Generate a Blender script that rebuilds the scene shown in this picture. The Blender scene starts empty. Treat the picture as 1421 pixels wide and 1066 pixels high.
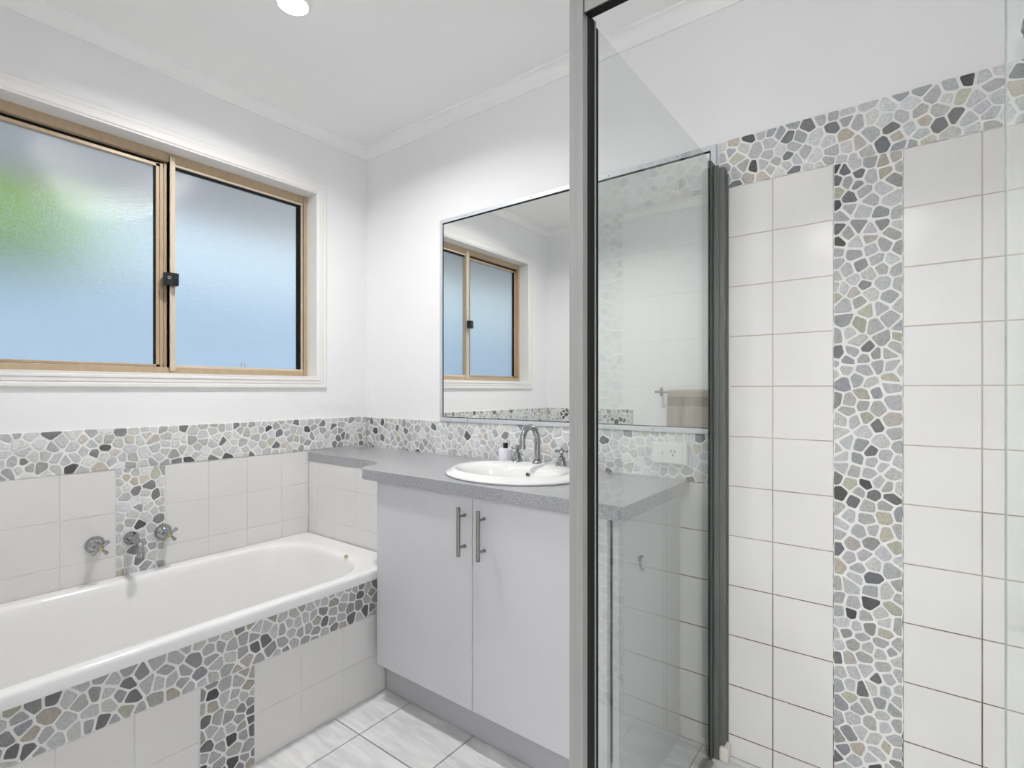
import bpy, bmesh, math, random
from mathutils import Vector, Matrix
from mathutils.geometry import tessellate_polygon
from math import pi, sin, cos, radians

random.seed(7)
S = bpy.context.scene
COL = S.collection
ZO = 1.105                      # the lens is this high above the floor; heights below are written relative to it
FL = -1.105                     # floor
CE = 1.212                      # ceiling

# ---------------------------------------------------------------- camera
cam_d = bpy.data.cameras.new('camera')
cam_d.sensor_width = 36.0
cam_d.lens = 36.0 * 721.3 / 1421.0
cam_d.shift_y = 0.0063
cam_d.clip_start = 0.02
cam = bpy.data.objects.new('camera', cam_d)
COL.objects.link(cam)
cam.location = (2.186, -1.6547, ZO)
cam.rotation_euler = (pi / 2, 0, radians(37.27))
S.camera = cam

# ---------------------------------------------------------------- world, exposure
S.view_settings.view_transform = 'Standard'
S.view_settings.look = 'None'
S.view_settings.gamma = 1.0
S.view_settings.use_curve_mapping = False
S.view_settings.exposure = 0.33
try:
    S.cycles.use_denoising = True
    S.cycles.max_bounces = 14
    S.cycles.diffuse_bounces = 8
    S.cycles.glossy_bounces = 6
    S.cycles.transmission_bounces = 10
    S.cycles.transparent_max_bounces = 12
    S.cycles.sample_clamp_indirect = 6.0
except Exception:
    pass
world = bpy.data.worlds.new('world')
S.world = world
world.use_nodes = True
wn = world.node_tree
wn.nodes.clear()
wo = wn.nodes.new('ShaderNodeOutputWorld')
wb = wn.nodes.new('ShaderNodeBackground')
wg = wn.nodes.new('ShaderNodeTexGradient')
wt = wn.nodes.new('ShaderNodeTexCoord')
wm = wn.nodes.new('ShaderNodeMapping')
wr = wn.nodes.new('ShaderNodeValToRGB')
ws = wn.nodes.new('ShaderNodeSeparateXYZ')
wr.color_ramp.elements[0].position = 0.0
wr.color_ramp.elements[0].color = (0.86, 0.985, 1.0, 1)
wr.color_ramp.elements[1].position = 0.7
wr.color_ramp.elements[1].color = (0.36, 0.60, 1.0, 1)
wn.links.new(wt.outputs['Generated'], ws.inputs[0])
wn.links.new(ws.outputs['Z'], wr.inputs['Fac'])
wn.links.new(wr.outputs['Color'], wb.inputs['Color'])
wb.inputs['Strength'].default_value = 0.82
wn.links.new(wb.outputs[0], wo.inputs['Surface'])


def area_light(name, loc, size, power, color=(1, 1, 1), shape='DISK', size_y=None, rot=(0, 0, 0), parent=None):
    d = bpy.data.lights.new(name, 'AREA')
    d.shape = shape
    d.size = size
    if size_y:
        d.size_y = size_y
    d.energy = power
    d.color = color
    o = bpy.data.objects.new(name, d)
    COL.objects.link(o)
    if parent:
        o.parent = parent
        o.location = Vector(loc) - parent.location
    else:
        o.location = loc
    o.rotation_euler = rot
    return o


sun_d = bpy.data.lights.new('sun', 'SUN')
sun_d.energy = 5.5
sun_d.angle = 0.02
sun_d.color = (1.0, 0.97, 0.90)
sun = bpy.data.objects.new('sun', sun_d)
COL.objects.link(sun)
sun.rotation_euler = Vector((0.62, 0.25, 0.75)).to_track_quat('Z', 'Y').to_euler()   # from behind the house onto the garden

LAMP_POWER = 9.8
HALL_FILL_POWER = 10.0
DOME_FILL = 5.6
LAMP_COLOR = (1.0, 0.985, 0.965)

# ---------------------------------------------------------------- materials


def new_mat(name):
    m = bpy.data.materials.new(name)
    m.use_nodes = True
    nt = m.node_tree
    b = nt.nodes['Principled BSDF']
    return m, nt, b


def simple(name, col, rough=0.5, metal=0.0, spec=0.5, coat=0.0):
    m, nt, b = new_mat(name)
    b.inputs['Base Color'].default_value = (*col, 1)
    b.inputs['Roughness'].default_value = rough
    b.inputs['Metallic'].default_value = metal
    b.inputs['Specular IOR Level'].default_value = spec
    b.inputs['Coat Weight'].default_value = coat
    return m


def noisy(name, c0, c1, scale=30, rough=0.5, metal=0.0, bump=0.0, bscale=None, detail=4, lo=0.35, hi=0.65, stretch=None, spec=0.5, coat=0.0):
    m, nt, b = new_mat(name)
    tc = nt.nodes.new('ShaderNodeTexCoord')
    n = nt.nodes.new('ShaderNodeTexNoise')
    n.inputs['Scale'].default_value = scale
    n.inputs['Detail'].default_value = detail
    src = tc.outputs['Object']
    if stretch:
        mp = nt.nodes.new('ShaderNodeMapping')
        mp.inputs['Scale'].default_value = stretch
        nt.links.new(src, mp.inputs['Vector'])
        src = mp.outputs['Vector']
    nt.links.new(src, n.inputs['Vector'])
    r = nt.nodes.new('ShaderNodeValToRGB')
    r.color_ramp.elements[0].position = lo
    r.color_ramp.elements[0].color = (*c0, 1)
    r.color_ramp.elements[1].position = hi
    r.color_ramp.elements[1].color = (*c1, 1)
    nt.links.new(n.outputs['Fac'], r.inputs['Fac'])
    nt.links.new(r.outputs['Color'], b.inputs['Base Color'])
    b.inputs['Roughness'].default_value = rough
    b.inputs['Metallic'].default_value = metal
    b.inputs['Specular IOR Level'].default_value = spec
    b.inputs['Coat Weight'].default_value = coat
    if bump:
        n2 = nt.nodes.new('ShaderNodeTexNoise')
        n2.inputs['Scale'].default_value = bscale or scale
        n2.inputs['Detail'].default_value = 3
        nt.links.new(src, n2.inputs['Vector'])
        bp = nt.nodes.new('ShaderNodeBump')
        bp.inputs['Strength'].default_value = bump
        bp.inputs['Distance'].default_value = 0.002
        nt.links.new(n2.outputs['Fac'], bp.inputs['Height'])
        nt.links.new(bp.outputs['Normal'], b.inputs['Normal'])
    return m


M = {}
M['paint'] = noisy('wall_paint', (0.835, 0.835, 0.845), (0.85, 0.85, 0.86), 3, 0.55, bump=0.05, bscale=260, spec=0.3)
M['ceiling'] = noisy('ceiling_paint', (0.88, 0.88, 0.875), (0.89, 0.89, 0.885), 2, 0.7, bump=0.03, bscale=200, spec=0.2)
M['cornice'] = simple('cornice_paint', (0.88, 0.88, 0.875), 0.6, spec=0.3)
M['gloss_trim'] = simple('trim_gloss_paint', (0.80, 0.79, 0.775), 0.5)
M['tile'] = noisy('white_tile_glaze', (0.73, 0.722, 0.71), (0.76, 0.752, 0.742), 4, 0.16, bump=0.06, bscale=9)
M['enamel'] = simple('white_enamel', (0.84, 0.84, 0.845), 0.13, coat=0.4)
M['china'] = simple('white_china', (0.82, 0.82, 0.82), 0.08, coat=0.4)
M['grout'] = noisy('tile_grout', (0.62, 0.60, 0.58), (0.74, 0.73, 0.71), 18, 0.9)
M['mosaic_grout'] = noisy('mosaic_grout', (0.80, 0.80, 0.785), (0.86, 0.86, 0.85), 40, 0.85, bump=0.5, bscale=300)
M['door_lam'] = noisy('cabinet_laminate', (0.60, 0.60, 0.625), (0.62, 0.62, 0.645), 4, 0.33)
M['kick_lam'] = simple('kick_laminate', (0.47, 0.47, 0.49), 0.3)
M['alu'] = noisy('shower_aluminium', (0.31, 0.315, 0.305), (0.335, 0.34, 0.33), 200, 0.5, metal=0.3, stretch=(1, 1, 0.02))
M['alu_dark'] = noisy('shower_aluminium_dark', (0.135, 0.145, 0.138), (0.16, 0.17, 0.16), 200, 0.45, metal=0.3, stretch=(1, 1, 0.02))
M['mirror_frame'] = simple('mirror_frame_aluminium', (0.66, 0.69, 0.73), 0.48, metal=0.35)
M['rubber'] = simple('black_rubber', (0.008, 0.008, 0.008), 0.6, spec=0.2)
M['black'] = simple('black_plastic', (0.012, 0.013, 0.015), 0.25)
M['chrome'] = simple('chrome', (0.40, 0.41, 0.42), 0.06, metal=1.0)
M['steel'] = simple('brushed_steel', (0.30, 0.29, 0.275), 0.3, metal=1.0)
M['brass'] = simple('brass', (0.62, 0.46, 0.16), 0.25, metal=1.0)
M['mirror'] = simple('mirror_silver', (0.90, 0.92, 0.905), 0.0, metal=1.0)
M['bronze'] = noisy('window_beige_aluminium', (0.46, 0.35, 0.23), (0.50, 0.385, 0.26), 60, 0.38, metal=0.1, stretch=(1, 1, 0.2))
M['bronze_light'] = noisy('window_light_beige_aluminium', (0.60, 0.51, 0.39), (0.64, 0.545, 0.42), 60, 0.4)
M['white_plastic'] = simple('white_plastic', (0.80, 0.80, 0.77), 0.3)
M['jar'] = simple('white_jar', (0.74, 0.74, 0.80), 0.3)
M['silicone'] = simple('white_silicone', (0.72, 0.71, 0.66), 0.5)
M['fence'] = noisy('pale_blue_fence', (0.22, 0.295, 0.40), (0.255, 0.33, 0.43), 3, 0.6)
M['soffit'] = simple('eave_lining', (0.80, 0.745, 0.72), 0.8)
M['leaf'] = noisy('tree_leaves', (0.34, 0.52, 0.02), (0.56, 0.80, 0.04), 9, 0.6)
M['bark'] = noisy('bark', (0.10, 0.07, 0.05), (0.2, 0.15, 0.1), 20, 0.9)
M['ground'] = noisy('grass_ground', (0.50, 0.50, 0.47), (0.58, 0.58, 0.55), 8, 0.9)


def counter_mat():
    m, nt, b = new_mat('speckled_grey_laminate')
    tc = nt.nodes.new('ShaderNodeTexCoord')
    n = nt.nodes.new('ShaderNodeTexNoise')
    n.inputs['Scale'].default_value = 420
    n.inputs['Detail'].default_value = 2
    nt.links.new(tc.outputs['Object'], n.inputs['Vector'])
    r = nt.nodes.new('ShaderNodeValToRGB')
    e = r.color_ramp.elements
    e[0].position = 0.36
    e[0].color = (0.17, 0.175, 0.19, 1)
    e[1].position = 0.62
    e[1].color = (0.46, 0.465, 0.49, 1)
    nt.links.new(n.outputs['Fac'], r.inputs['Fac'])
    nt.links.new(r.outputs['Color'], b.inputs['Base Color'])
    b.inputs['Roughness'].default_value = 0.32
    b.inputs['Coat Weight'].default_value = 1.0
    b.inputs['Coat Roughness'].default_value = 0.28
    return m


M['counter'] = counter_mat()


def glass_mat(name, col, rough, bump=0.0, bscale=200):
    m, nt, b = new_mat(name)
    b.inputs['Base Color'].default_value = (*col, 1)
    b.inputs['Transmission Weight'].default_value = 1.0
    b.inputs['Roughness'].default_value = rough
    b.inputs['IOR'].default_value = 1.5
    if bump:
        tc = nt.nodes.new('ShaderNodeTexCoord')
        v = nt.nodes.new('ShaderNodeTexVoronoi')
        v.inputs['Scale'].default_value = bscale
        bp = nt.nodes.new('ShaderNodeBump')
        bp.inputs['Strength'].default_value = bump
        bp.inputs['Distance'].default_value = 0.002
        nt.links.new(tc.outputs['Object'], v.inputs['Vector'])
        nt.links.new(v.outputs['Distance'], bp.inputs['Height'])
        nt.links.new(bp.outputs['Normal'], b.inputs['Normal'])
    return m


M['frosted'] = glass_mat('obscure_glass', (0.95, 0.98, 0.99), 0.14, 0.28, 420)


def clear_glass():
    # thin clear sheet: lets light and shadows straight through, mirrors by Fresnel
    m = bpy.data.materials.new('clear_shower_glass')
    m.use_nodes = True
    nt = m.node_tree
    nt.nodes.clear()
    out = nt.nodes.new('ShaderNodeOutputMaterial')
    mix = nt.nodes.new('ShaderNodeMixShader')
    tr = nt.nodes.new('ShaderNodeBsdfTransparent')
    gl = nt.nodes.new('ShaderNodeBsdfGlossy')
    fr = nt.nodes.new('ShaderNodeFresnel')
    geo = nt.nodes.new('ShaderNodeNewGeometry')
    mr = nt.nodes.new('ShaderNodeMapRange')      # same Fresnel curve whichever face of the sheet is met
    mr.inputs['To Min'].default_value = 1.5
    mr.inputs['To Max'].default_value = 1 / 1.5
    nt.links.new(geo.outputs['Backfacing'], mr.inputs['Value'])
    nt.links.new(mr.outputs[0], fr.inputs['IOR'])
    tr.inputs['Color'].default_value = (0.965, 0.98, 0.97, 1)
    gl.inputs['Roughness'].default_value = 0.0
    nt.links.new(fr.outputs[0], mix.inputs[0])
    nt.links.new(tr.outputs[0], mix.inputs[1])
    nt.links.new(gl.outputs[0], mix.inputs[2])
    nt.links.new(mix.outputs[0], out.inputs['Surface'])
    return m


M['clear'] = clear_glass()
M['glass_edge'] = simple('glass_edge', (0.25, 0.29, 0.27), 0.2)


def emit_mat(name, col, s):
    m, nt, b = new_mat(name)
    b.inputs['Base Color'].default_value = (0.9, 0.9, 0.9, 1)
    b.inputs['Emission Color'].default_value = (*col, 1)
    b.inputs['Emission Strength'].default_value = s
    return m


M['lamp_glow'] = emit_mat('downlight_lens', (1, 0.99, 0.97), 12.0)


M['dome_fill'] = emit_mat('dome_fill_glow', (1, 0.985, 0.965), DOME_FILL)


def stone_mat():
    m, nt, b = new_mat('split_stone')
    at = nt.nodes.new('ShaderNodeAttribute')
    at.attribute_name = 'Col'
    tc = nt.nodes.new('ShaderNodeTexCoord')
    n = nt.nodes.new('ShaderNodeTexNoise')
    n.inputs['Scale'].default_value = 190
    n.inputs['Detail'].default_value = 6
    n.inputs['Roughness'].default_value = 0.7
    nt.links.new(tc.outputs['Object'], n.inputs['Vector'])
    mr = nt.nodes.new('ShaderNodeMapRange')
    mr.inputs['From Min'].default_value = 0.3
    mr.inputs['From Max'].default_value = 0.7
    mr.inputs['To Min'].default_value = 0.72
    mr.inputs['To Max'].default_value = 1.22
    nt.links.new(n.outputs['Fac'], mr.inputs['Value'])
    mx = nt.nodes.new('ShaderNodeVectorMath')
    mx.operation = 'SCALE'
    nt.links.new(at.outputs['Color'], mx.inputs[0])
    nt.links.new(mr.outputs[0], mx.inputs['Scale'])
    nt.links.new(mx.outputs[0], b.inputs['Base Color'])
    b.inputs['Roughness'].default_value = 0.6
    bp = nt.nodes.new('ShaderNodeBump')
    bp.inputs['Strength'].default_value = 0.5
    bp.inputs['Distance'].default_value = 0.002
    nt.links.new(n.outputs['Fac'], bp.inputs['Height'])
    nt.links.new(bp.outputs['Normal'], b.inputs['Normal'])
    return m


M['stone'] = stone_mat()


def dirty_grout(name, dark):
    # grout that has gone brown in patches low down in the shower (stains, not shade)
    m, nt, b = new_mat(name)
    tc = nt.nodes.new('ShaderNodeTexCoord')
    n = nt.nodes.new('ShaderNodeTexNoise')
    n.inputs['Scale'].default_value = 7
    n.inputs['Detail'].default_value = 6
    nt.links.new(tc.outputs['Object'], n.inputs['Vector'])
    geo = nt.nodes.new('ShaderNodeNewGeometry')
    sp = nt.nodes.new('ShaderNodeSeparateXYZ')
    nt.links.new(geo.outputs['Position'], sp.inputs[0])
    mr = nt.nodes.new('ShaderNodeMapRange')
    mr.inputs['From Min'].default_value = 1.3
    mr.inputs['From Max'].default_value = 0.1
    mr.inputs['To Min'].default_value = -0.25
    mr.inputs['To Max'].default_value = 0.45
    nt.links.new(sp.outputs['Z'], mr.inputs['Value'])
    ad = nt.nodes.new('ShaderNodeMath')
    ad.operation = 'ADD'
    nt.links.new(n.outputs['Fac'], ad.inputs[0])
    nt.links.new(mr.outputs[0], ad.inputs[1])
    r = nt.nodes.new('ShaderNodeValToRGB')
    e = r.color_ramp.elements
    e[0].position = 0.35
    e[0].color = (0.52, 0.46, 0.40, 1)
    e[1].position = 0.95
    e[1].color = (*dark, 1)
    nt.links.new(ad.outputs[0], r.inputs['Fac'])
    nt.links.new(r.outputs['Color'], b.inputs['Base Color'])
    b.inputs['Roughness'].default_value = 0.9
    return m


M['grout_dirty'] = dirty_grout('shower_grout', (0.10, 0.055, 0.03))
M['floor_grout'] = noisy('floor_grout', (0.018, 0.011, 0.007), (0.055, 0.028, 0.016), 12, 0.9)
M['floor_tile'] = None


def floor_tile_mat():
    m, nt, b = new_mat('grey_streaked_floor_tile')
    tc = nt.nodes.new('ShaderNodeTexCoord')
    mp = nt.nodes.new('ShaderNodeMapping')
    mp.inputs['Rotation'].default_value = (0, 0, radians(24))
    mp.inputs['Scale'].default_value = (2.2, 13, 1)
    nt.links.new(tc.outputs['Object'], mp.inputs['Vector'])
    n = nt.nodes.new('ShaderNodeTexNoise')
    n.inputs['Scale'].default_value = 2.4
    n.inputs['Detail'].default_value = 8
    n.inputs['Roughness'].default_value = 0.65
    n.inputs['Distortion'].default_value = 0.5
    nt.links.new(mp.outputs['Vector'], n.inputs['Vector'])
    r = nt.nodes.new('ShaderNodeValToRGB')
    e = r.color_ramp.elements
    e[0].position = 0.34
    e[0].color = (0.62, 0.625, 0.635, 1)
    e[1].position = 0.60
    e[1].color = (0.83, 0.83, 0.83, 1)
    nt.links.new(n.outputs['Fac'], r.inputs['Fac'])
    nt.links.new(r.outputs['Color'], b.inputs['Base Color'])
    b.inputs['Roughness'].default_value = 0.32
    return m


M['floor_tile'] = floor_tile_mat()


def towel_mat():
    m, nt, b = new_mat('taupe_terry')
    tc = nt.nodes.new('ShaderNodeTexCoord')
    n = nt.nodes.new('ShaderNodeTexNoise')
    n.inputs['Scale'].default_value = 260
    n.inputs['Detail'].default_value = 3
    nt.links.new(tc.outputs['Object'], n.inputs['Vector'])
    r = nt.nodes.new('ShaderNodeValToRGB')
    r.color_ramp.elements[0].position = 0.3
    r.color_ramp.elements[0].color = (0.26, 0.22, 0.17, 1)
    r.color_ramp.elements[1].position = 0.7
    r.color_ramp.elements[1].color = (0.50, 0.45, 0.38, 1)
    nt.links.new(n.outputs['Fac'], r.inputs['Fac'])
    nt.links.new(r.outputs['Color'], b.inputs['Base Color'])
    b.inputs['Roughness'].default_value = 1.0
    bp = nt.nodes.new('ShaderNodeBump')
    bp.inputs['Strength'].default_value = 1.0
    bp.inputs['Distance'].default_value = 0.003
    nt.links.new(n.outputs['Fac'], bp.inputs['Height'])
    nt.links.new(bp.outputs['Normal'], b.inputs['Normal'])
    return m


M['towel'] = towel_mat()
M['towel_band'] = noisy('taupe_towel_border', (0.20, 0.17, 0.135), (0.27, 0.23, 0.19), 300, 0.95)

# ---------------------------------------------------------------- mesh building
WORLD_LOC = {}


class MB:
    def __init__(self):
        self.v = []
        self.f = []
        self.mi = []
        self.col = []
        self.cur = 0
        self.curcol = (1, 1, 1)

    def add(self, verts, faces):
        o = len(self.v)
        self.v += [tuple(p) for p in verts]
        for fc in faces:
            self.f.append([i + o for i in fc])
            self.mi.append(self.cur)
            self.col.append(self.curcol)

    def box(self, x0, x1, y0, y1, z0, z1):
        x0, x1 = min(x0, x1), max(x0, x1)
        y0, y1 = min(y0, y1), max(y0, y1)
        z0, z1 = min(z0, z1), max(z0, z1)
        vs = [(x, y, z) for z in (z0, z1) for y in (y0, y1) for x in (x0, x1)]
        self.add(vs, [(0, 2, 3, 1), (4, 5, 7, 6), (0, 1, 5, 4), (2, 6, 7, 3), (0, 4, 6, 2), (1, 3, 7, 5)])
        return self

    def loft(self, rings, cap0=True, cap1=True):
        n = len(rings[0])
        vs = [p for r in rings for p in r]
        fs = []
        for k in range(len(rings) - 1):
            for i in range(n):
                j = (i + 1) % n
                fs.append((k * n + i, k * n + j, (k + 1) * n + j, (k + 1) * n + i))
        if cap0:
            fs.append(tuple(range(n - 1, -1, -1)))
        if cap1:
            fs.append(tuple(range((len(rings) - 1) * n, len(rings) * n)))
        self.add(vs, fs)
        return self

    def tube(self, pts, r, n=16, cap=True):
        pts = [Vector(p) for p in pts]
        if not isinstance(r, (list, tuple)):
            r = [r] * len(pts)
        rings = []
        prev = None
        for i, p in enumerate(pts):
            if i == 0:
                t = pts[1] - pts[0]
            elif i == len(pts) - 1:
                t = pts[-1] - pts[-2]
            else:
                t = (pts[i + 1] - p).normalized() + (p - pts[i - 1]).normalized()
            if t.length < 1e-9:
                t = Vector((0, 0, 1))
            t.normalize()
            if prev is None:
                a = Vector((0, 0, 1)) if abs(t.z) < 0.9 else Vector((1, 0, 0))
                u = t.cross(a).normalized()
            else:
                u = (prev - t * prev.dot(t)).normalized()
            prev = u
            w = t.cross(u)
            rings.append([p + (u * cos(2 * pi * k / n) + w * sin(2 * pi * k / n)) * r[i] for k in range(n)])
        self.loft(rings, cap, cap)
        return self

    def lathe(self, base, axis, prof, n=24, sides=None):
        # prof: list of (distance along the axis, radius)
        base = Vector(base)
        ax = Vector(axis).normalized()
        a = Vector((0, 0, 1)) if abs(ax.z) < 0.9 else Vector((1, 0, 0))
        u = ax.cross(a).normalized()
        w = ax.cross(u)
        n = sides or n
        rings = []
        for d, r in prof:
            rings.append([base + ax * d + (u * cos(2 * pi * k / n) + w * sin(2 * pi * k / n)) * max(r, 1e-5) for k in range(n)])
        self.loft(rings)
        return self

    def sphere(self, c, r, n=12):
        prof = [(-r * cos(pi * k / n), r * sin(pi * k / n)) for k in range(n + 1)]
        return self.lathe(c, (0, 0, 1), prof, n * 2)

    def prism(self, poly, z0, z1, holes=()):
        loops = [[Vector((x, y, 0)) for x, y in poly]] + [[Vector((x, y, 0)) for x, y in h] for h in holes]
        flat = [p for l in loops for p in l]
        tris = tessellate_polygon(loops)
        N = len(flat)
        vs = [(p.x, p.y, z0) for p in flat] + [(p.x, p.y, z1) for p in flat]
        fs = []
        for t in tris:
            a, b, c = [flat[i] for i in t]
            if (b - a).cross(c - a).z < 0:
                t = (t[0], t[2], t[1])
            fs.append((t[2], t[1], t[0]))
            fs.append(tuple(i + N for i in t))
        o = 0
        for l in loops:
            n = len(l)
            for i in range(n):
                j = (i + 1) % n
                fs.append((o + i, o + j, o + j + N, o + i + N))
            o += n
        self.add(vs, fs)
        return self

    def build(self, name, mats, parent=None, origin=None, smooth=False, bevel=0.0, seg=2, color=False, label=None, recalc=True):
        me = bpy.data.meshes.new(name)
        if parent is not None:
            org = WORLD_LOC[parent.name]
        elif origin is not None:
            org = Vector(origin)
        else:
            xs = [p[0] for p in self.v]
            ys = [p[1] for p in self.v]
            zs = [p[2] for p in self.v]
            org = Vector(((min(xs) + max(xs)) / 2, (min(ys) + max(ys)) / 2, min(zs)))
        me.from_pydata([(p[0] - org.x, p[1] - org.y, p[2] - org.z) for p in self.v], [], self.f)
        if not isinstance(mats, (list, tuple)):
            mats = [mats]
        for mm in mats:
            me.materials.append(mm)
        if len(mats) > 1:
            me.polygons.foreach_set('material_index', self.mi)
        if color:
            ca = me.color_attributes.new('Col', 'FLOAT_COLOR', 'CORNER')
            buf = []
            for fc, c in zip(self.f, self.col):
                buf += [c[0], c[1], c[2], 1.0] * len(fc)
            ca.data.foreach_set('color', buf)
        me.update()
        if recalc:
            bm = bmesh.new()
            bm.from_mesh(me)
            bmesh.ops.recalc_face_normals(bm, faces=bm.faces)
            bm.to_mesh(me)
            bm.free()
        if smooth:
            me.polygons.foreach_set('use_smooth', [True] * len(me.polygons))
            if smooth != 'all':
                try:
                    me.set_sharp_from_angle(angle=radians(38))
                except Exception:
                    pass
        ob = bpy.data.objects.new(name, me)
        COL.objects.link(ob)
        if parent is not None:
            ob.parent = parent
            ob.location = (0, 0, 0)
            WORLD_LOC[ob.name] = org
        else:
            ob.location = (org.x, org.y, org.z + ZO)
            WORLD_LOC[ob.name] = org
        if bevel:
            md = ob.modifiers.new('edge', 'BEVEL')
            md.width = bevel
            md.segments = seg
            md.limit_method = 'ANGLE'
            md.angle_limit = radians(40)
        if label:
            ob['label'] = label
        return ob


def thing(name, label, cat, loc, group=None):
    o = bpy.data.objects.new(name, None)
    o.empty_display_size = 0.05
    COL.objects.link(o)
    o.location = (loc[0], loc[1], loc[2] + ZO)
    WORLD_LOC[o.name] = Vector(loc)
    o['label'] = label
    o['category'] = cat
    if group:
        o['group'] = group
    return o


def tag(o, label, cat, group=None):
    o['label'] = label
    o['category'] = cat
    if group:
        o['group'] = group
    return o


def struct(o, label=None):
    o['kind'] = 'structure'
    if label:
        o['label'] = label
    return o


def frame_map(kind, off):
    # (u, v, n) -> world, for the walls; n points into the room
    if kind == 'left':      # u = y
        return lambda u, v, n: (off + n, u, v)
    if kind == 'back':      # u = x
        return lambda u, v, n: (u, off - n, v)
    if kind == 'front':
        return lambda u, v, n: (u, off + n, v)
    if kind == 'right':
        return lambda u, v, n: (off - n, u, v)
    if kind == 'floor':
        return lambda u, v, n: (u, v, off + n)


def lines(a, b, g0, step):
    k0 = math.ceil((a - g0) / step + 1e-6)
    out = [a]
    k = k0
    while g0 + k * step < b - 1e-6:
        if g0 + k * step > a + 0.004:
            out.append(g0 + k * step)
        k += 1
    if b - out[-1] < 0.004:
        out.pop()
    out.append(b)
    return out


def tiles(mb, P, rects, gu, gv, step, gap=0.0011, th=0.006, ch=0.0009, jit=0.00022, rnd=None):
    rnd = rnd or random
    for (u0, u1, v0, v1) in rects:
        us = lines(u0, u1, gu, step)
        vs = lines(v0, v1, gv, step)
        for i in range(len(us) - 1):
            for j in range(len(vs) - 1):
                a0, a1 = us[i] + gap, us[i + 1] - gap
                b0, b1 = vs[j] + gap, vs[j + 1] - gap
                if a1 - a0 < 0.004 or b1 - b0 < 0.004:
                    continue
                t = [th + rnd.uniform(-jit, jit) for _ in range(3)]
                t.append(t[0] + t[2] - t[1])
                cs = [(a0, b0), (a1, b0), (a1, b1), (a0, b1)]
                ci = [(a0 + ch, b0 + ch), (a1 - ch, b0 + ch), (a1 - ch, b1 - ch), (a0 + ch, b1 - ch)]
                vsx = [P(u, v, 0.0008) for u, v in cs] + [P(u, v, th - 0.0012) for u, v in cs] + [P(u, v, tt) for (u, v), tt in zip(ci, t)]
                mb.add(vsx, [(0, 1, 5, 4), (1, 2, 6, 5), (2, 3, 7, 6), (3, 0, 4, 7), (4, 5, 9, 8), (5, 6, 10, 9), (6, 7, 11, 10), (7, 4, 8, 11), (8, 9, 10, 11), (3, 2, 1, 0)])


def slab(mb, P, rects, n0, n1):
    for (u0, u1, v0, v1) in rects:
        vs = [P(u, v, n) for n in (n0, n1) for (u, v) in ((u0, v0), (u1, v0), (u1, v1), (u0, v1))]
        mb.add(vs, [(3, 2, 1, 0), (4, 5, 6, 7), (0, 1, 5, 4), (1, 2, 6, 5), (2, 3, 7, 6), (3, 0, 4, 7)])


def clip(poly, a, b, c):
    # keep a*x + b*y <= c
    out = []
    n = len(poly)
    for i in range(n):
        p, q = poly[i], poly[(i + 1) % n]
        dp, dq = a * p[0] + b * p[1] - c, a * q[0] + b * q[1] - c
        if dp <= 0:
            out.append(p)
        if (dp < 0 < dq) or (dq < 0 < dp):
            t = dp / (dp - dq)
            out.append((p[0] + (q[0] - p[0]) * t, p[1] + (q[1] - p[1]) * t))
    return out


PAL = {
    # value, weight, tint
    'wall': [(0.66, 34, 0), (0.54, 34, 0), (0.40, 14, 0), (0.22, 9, 1), (0.11, 4, 1), (0.52, 5, 2)],
    'pale': [(0.70, 42, 0), (0.61, 36, 0), (0.50, 12, 0), (0.32, 4, 1), (0.15, 2, 1), (0.58, 3, 2)],
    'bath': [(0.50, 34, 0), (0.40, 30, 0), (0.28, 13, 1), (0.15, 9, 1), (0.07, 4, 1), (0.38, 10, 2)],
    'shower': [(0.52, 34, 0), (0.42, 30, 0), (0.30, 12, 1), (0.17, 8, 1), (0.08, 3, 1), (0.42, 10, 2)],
    'top': [(0.62, 36, 0), (0.52, 32, 0), (0.40, 12, 1), (0.20, 7, 1), (0.10, 2, 1), (0.50, 8, 2)],
}


def stone_col(rnd, pal):
    tot = sum(w for _, w, _ in PAL[pal])
    r = rnd.uniform(0, tot)
    for v, w, t in PAL[pal]:
        r -= w
        if r <= 0:
            break
    v *= rnd.uniform(0.88, 1.12)
    if t == 0:
        k = rnd.choice([(1, 1, 1.0), (0.98, 1.0, 1.02), (1.0, 1.0, 0.97), (0.98, 0.99, 1.03), (0.97, 1.0, 1.01)])
    elif t == 1:
        k = rnd.choice([(0.97, 1, 1.08), (1, 1, 1), (0.97, 1.0, 1.03)])
    else:
        k = rnd.choice([(1.06, 1.02, 0.84), (1.1, 1.0, 0.86), (1.02, 1.03, 0.84), (1.06, 0.99, 0.92)])
    return (v * k[0], v * k[1], v * k[2])


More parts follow.
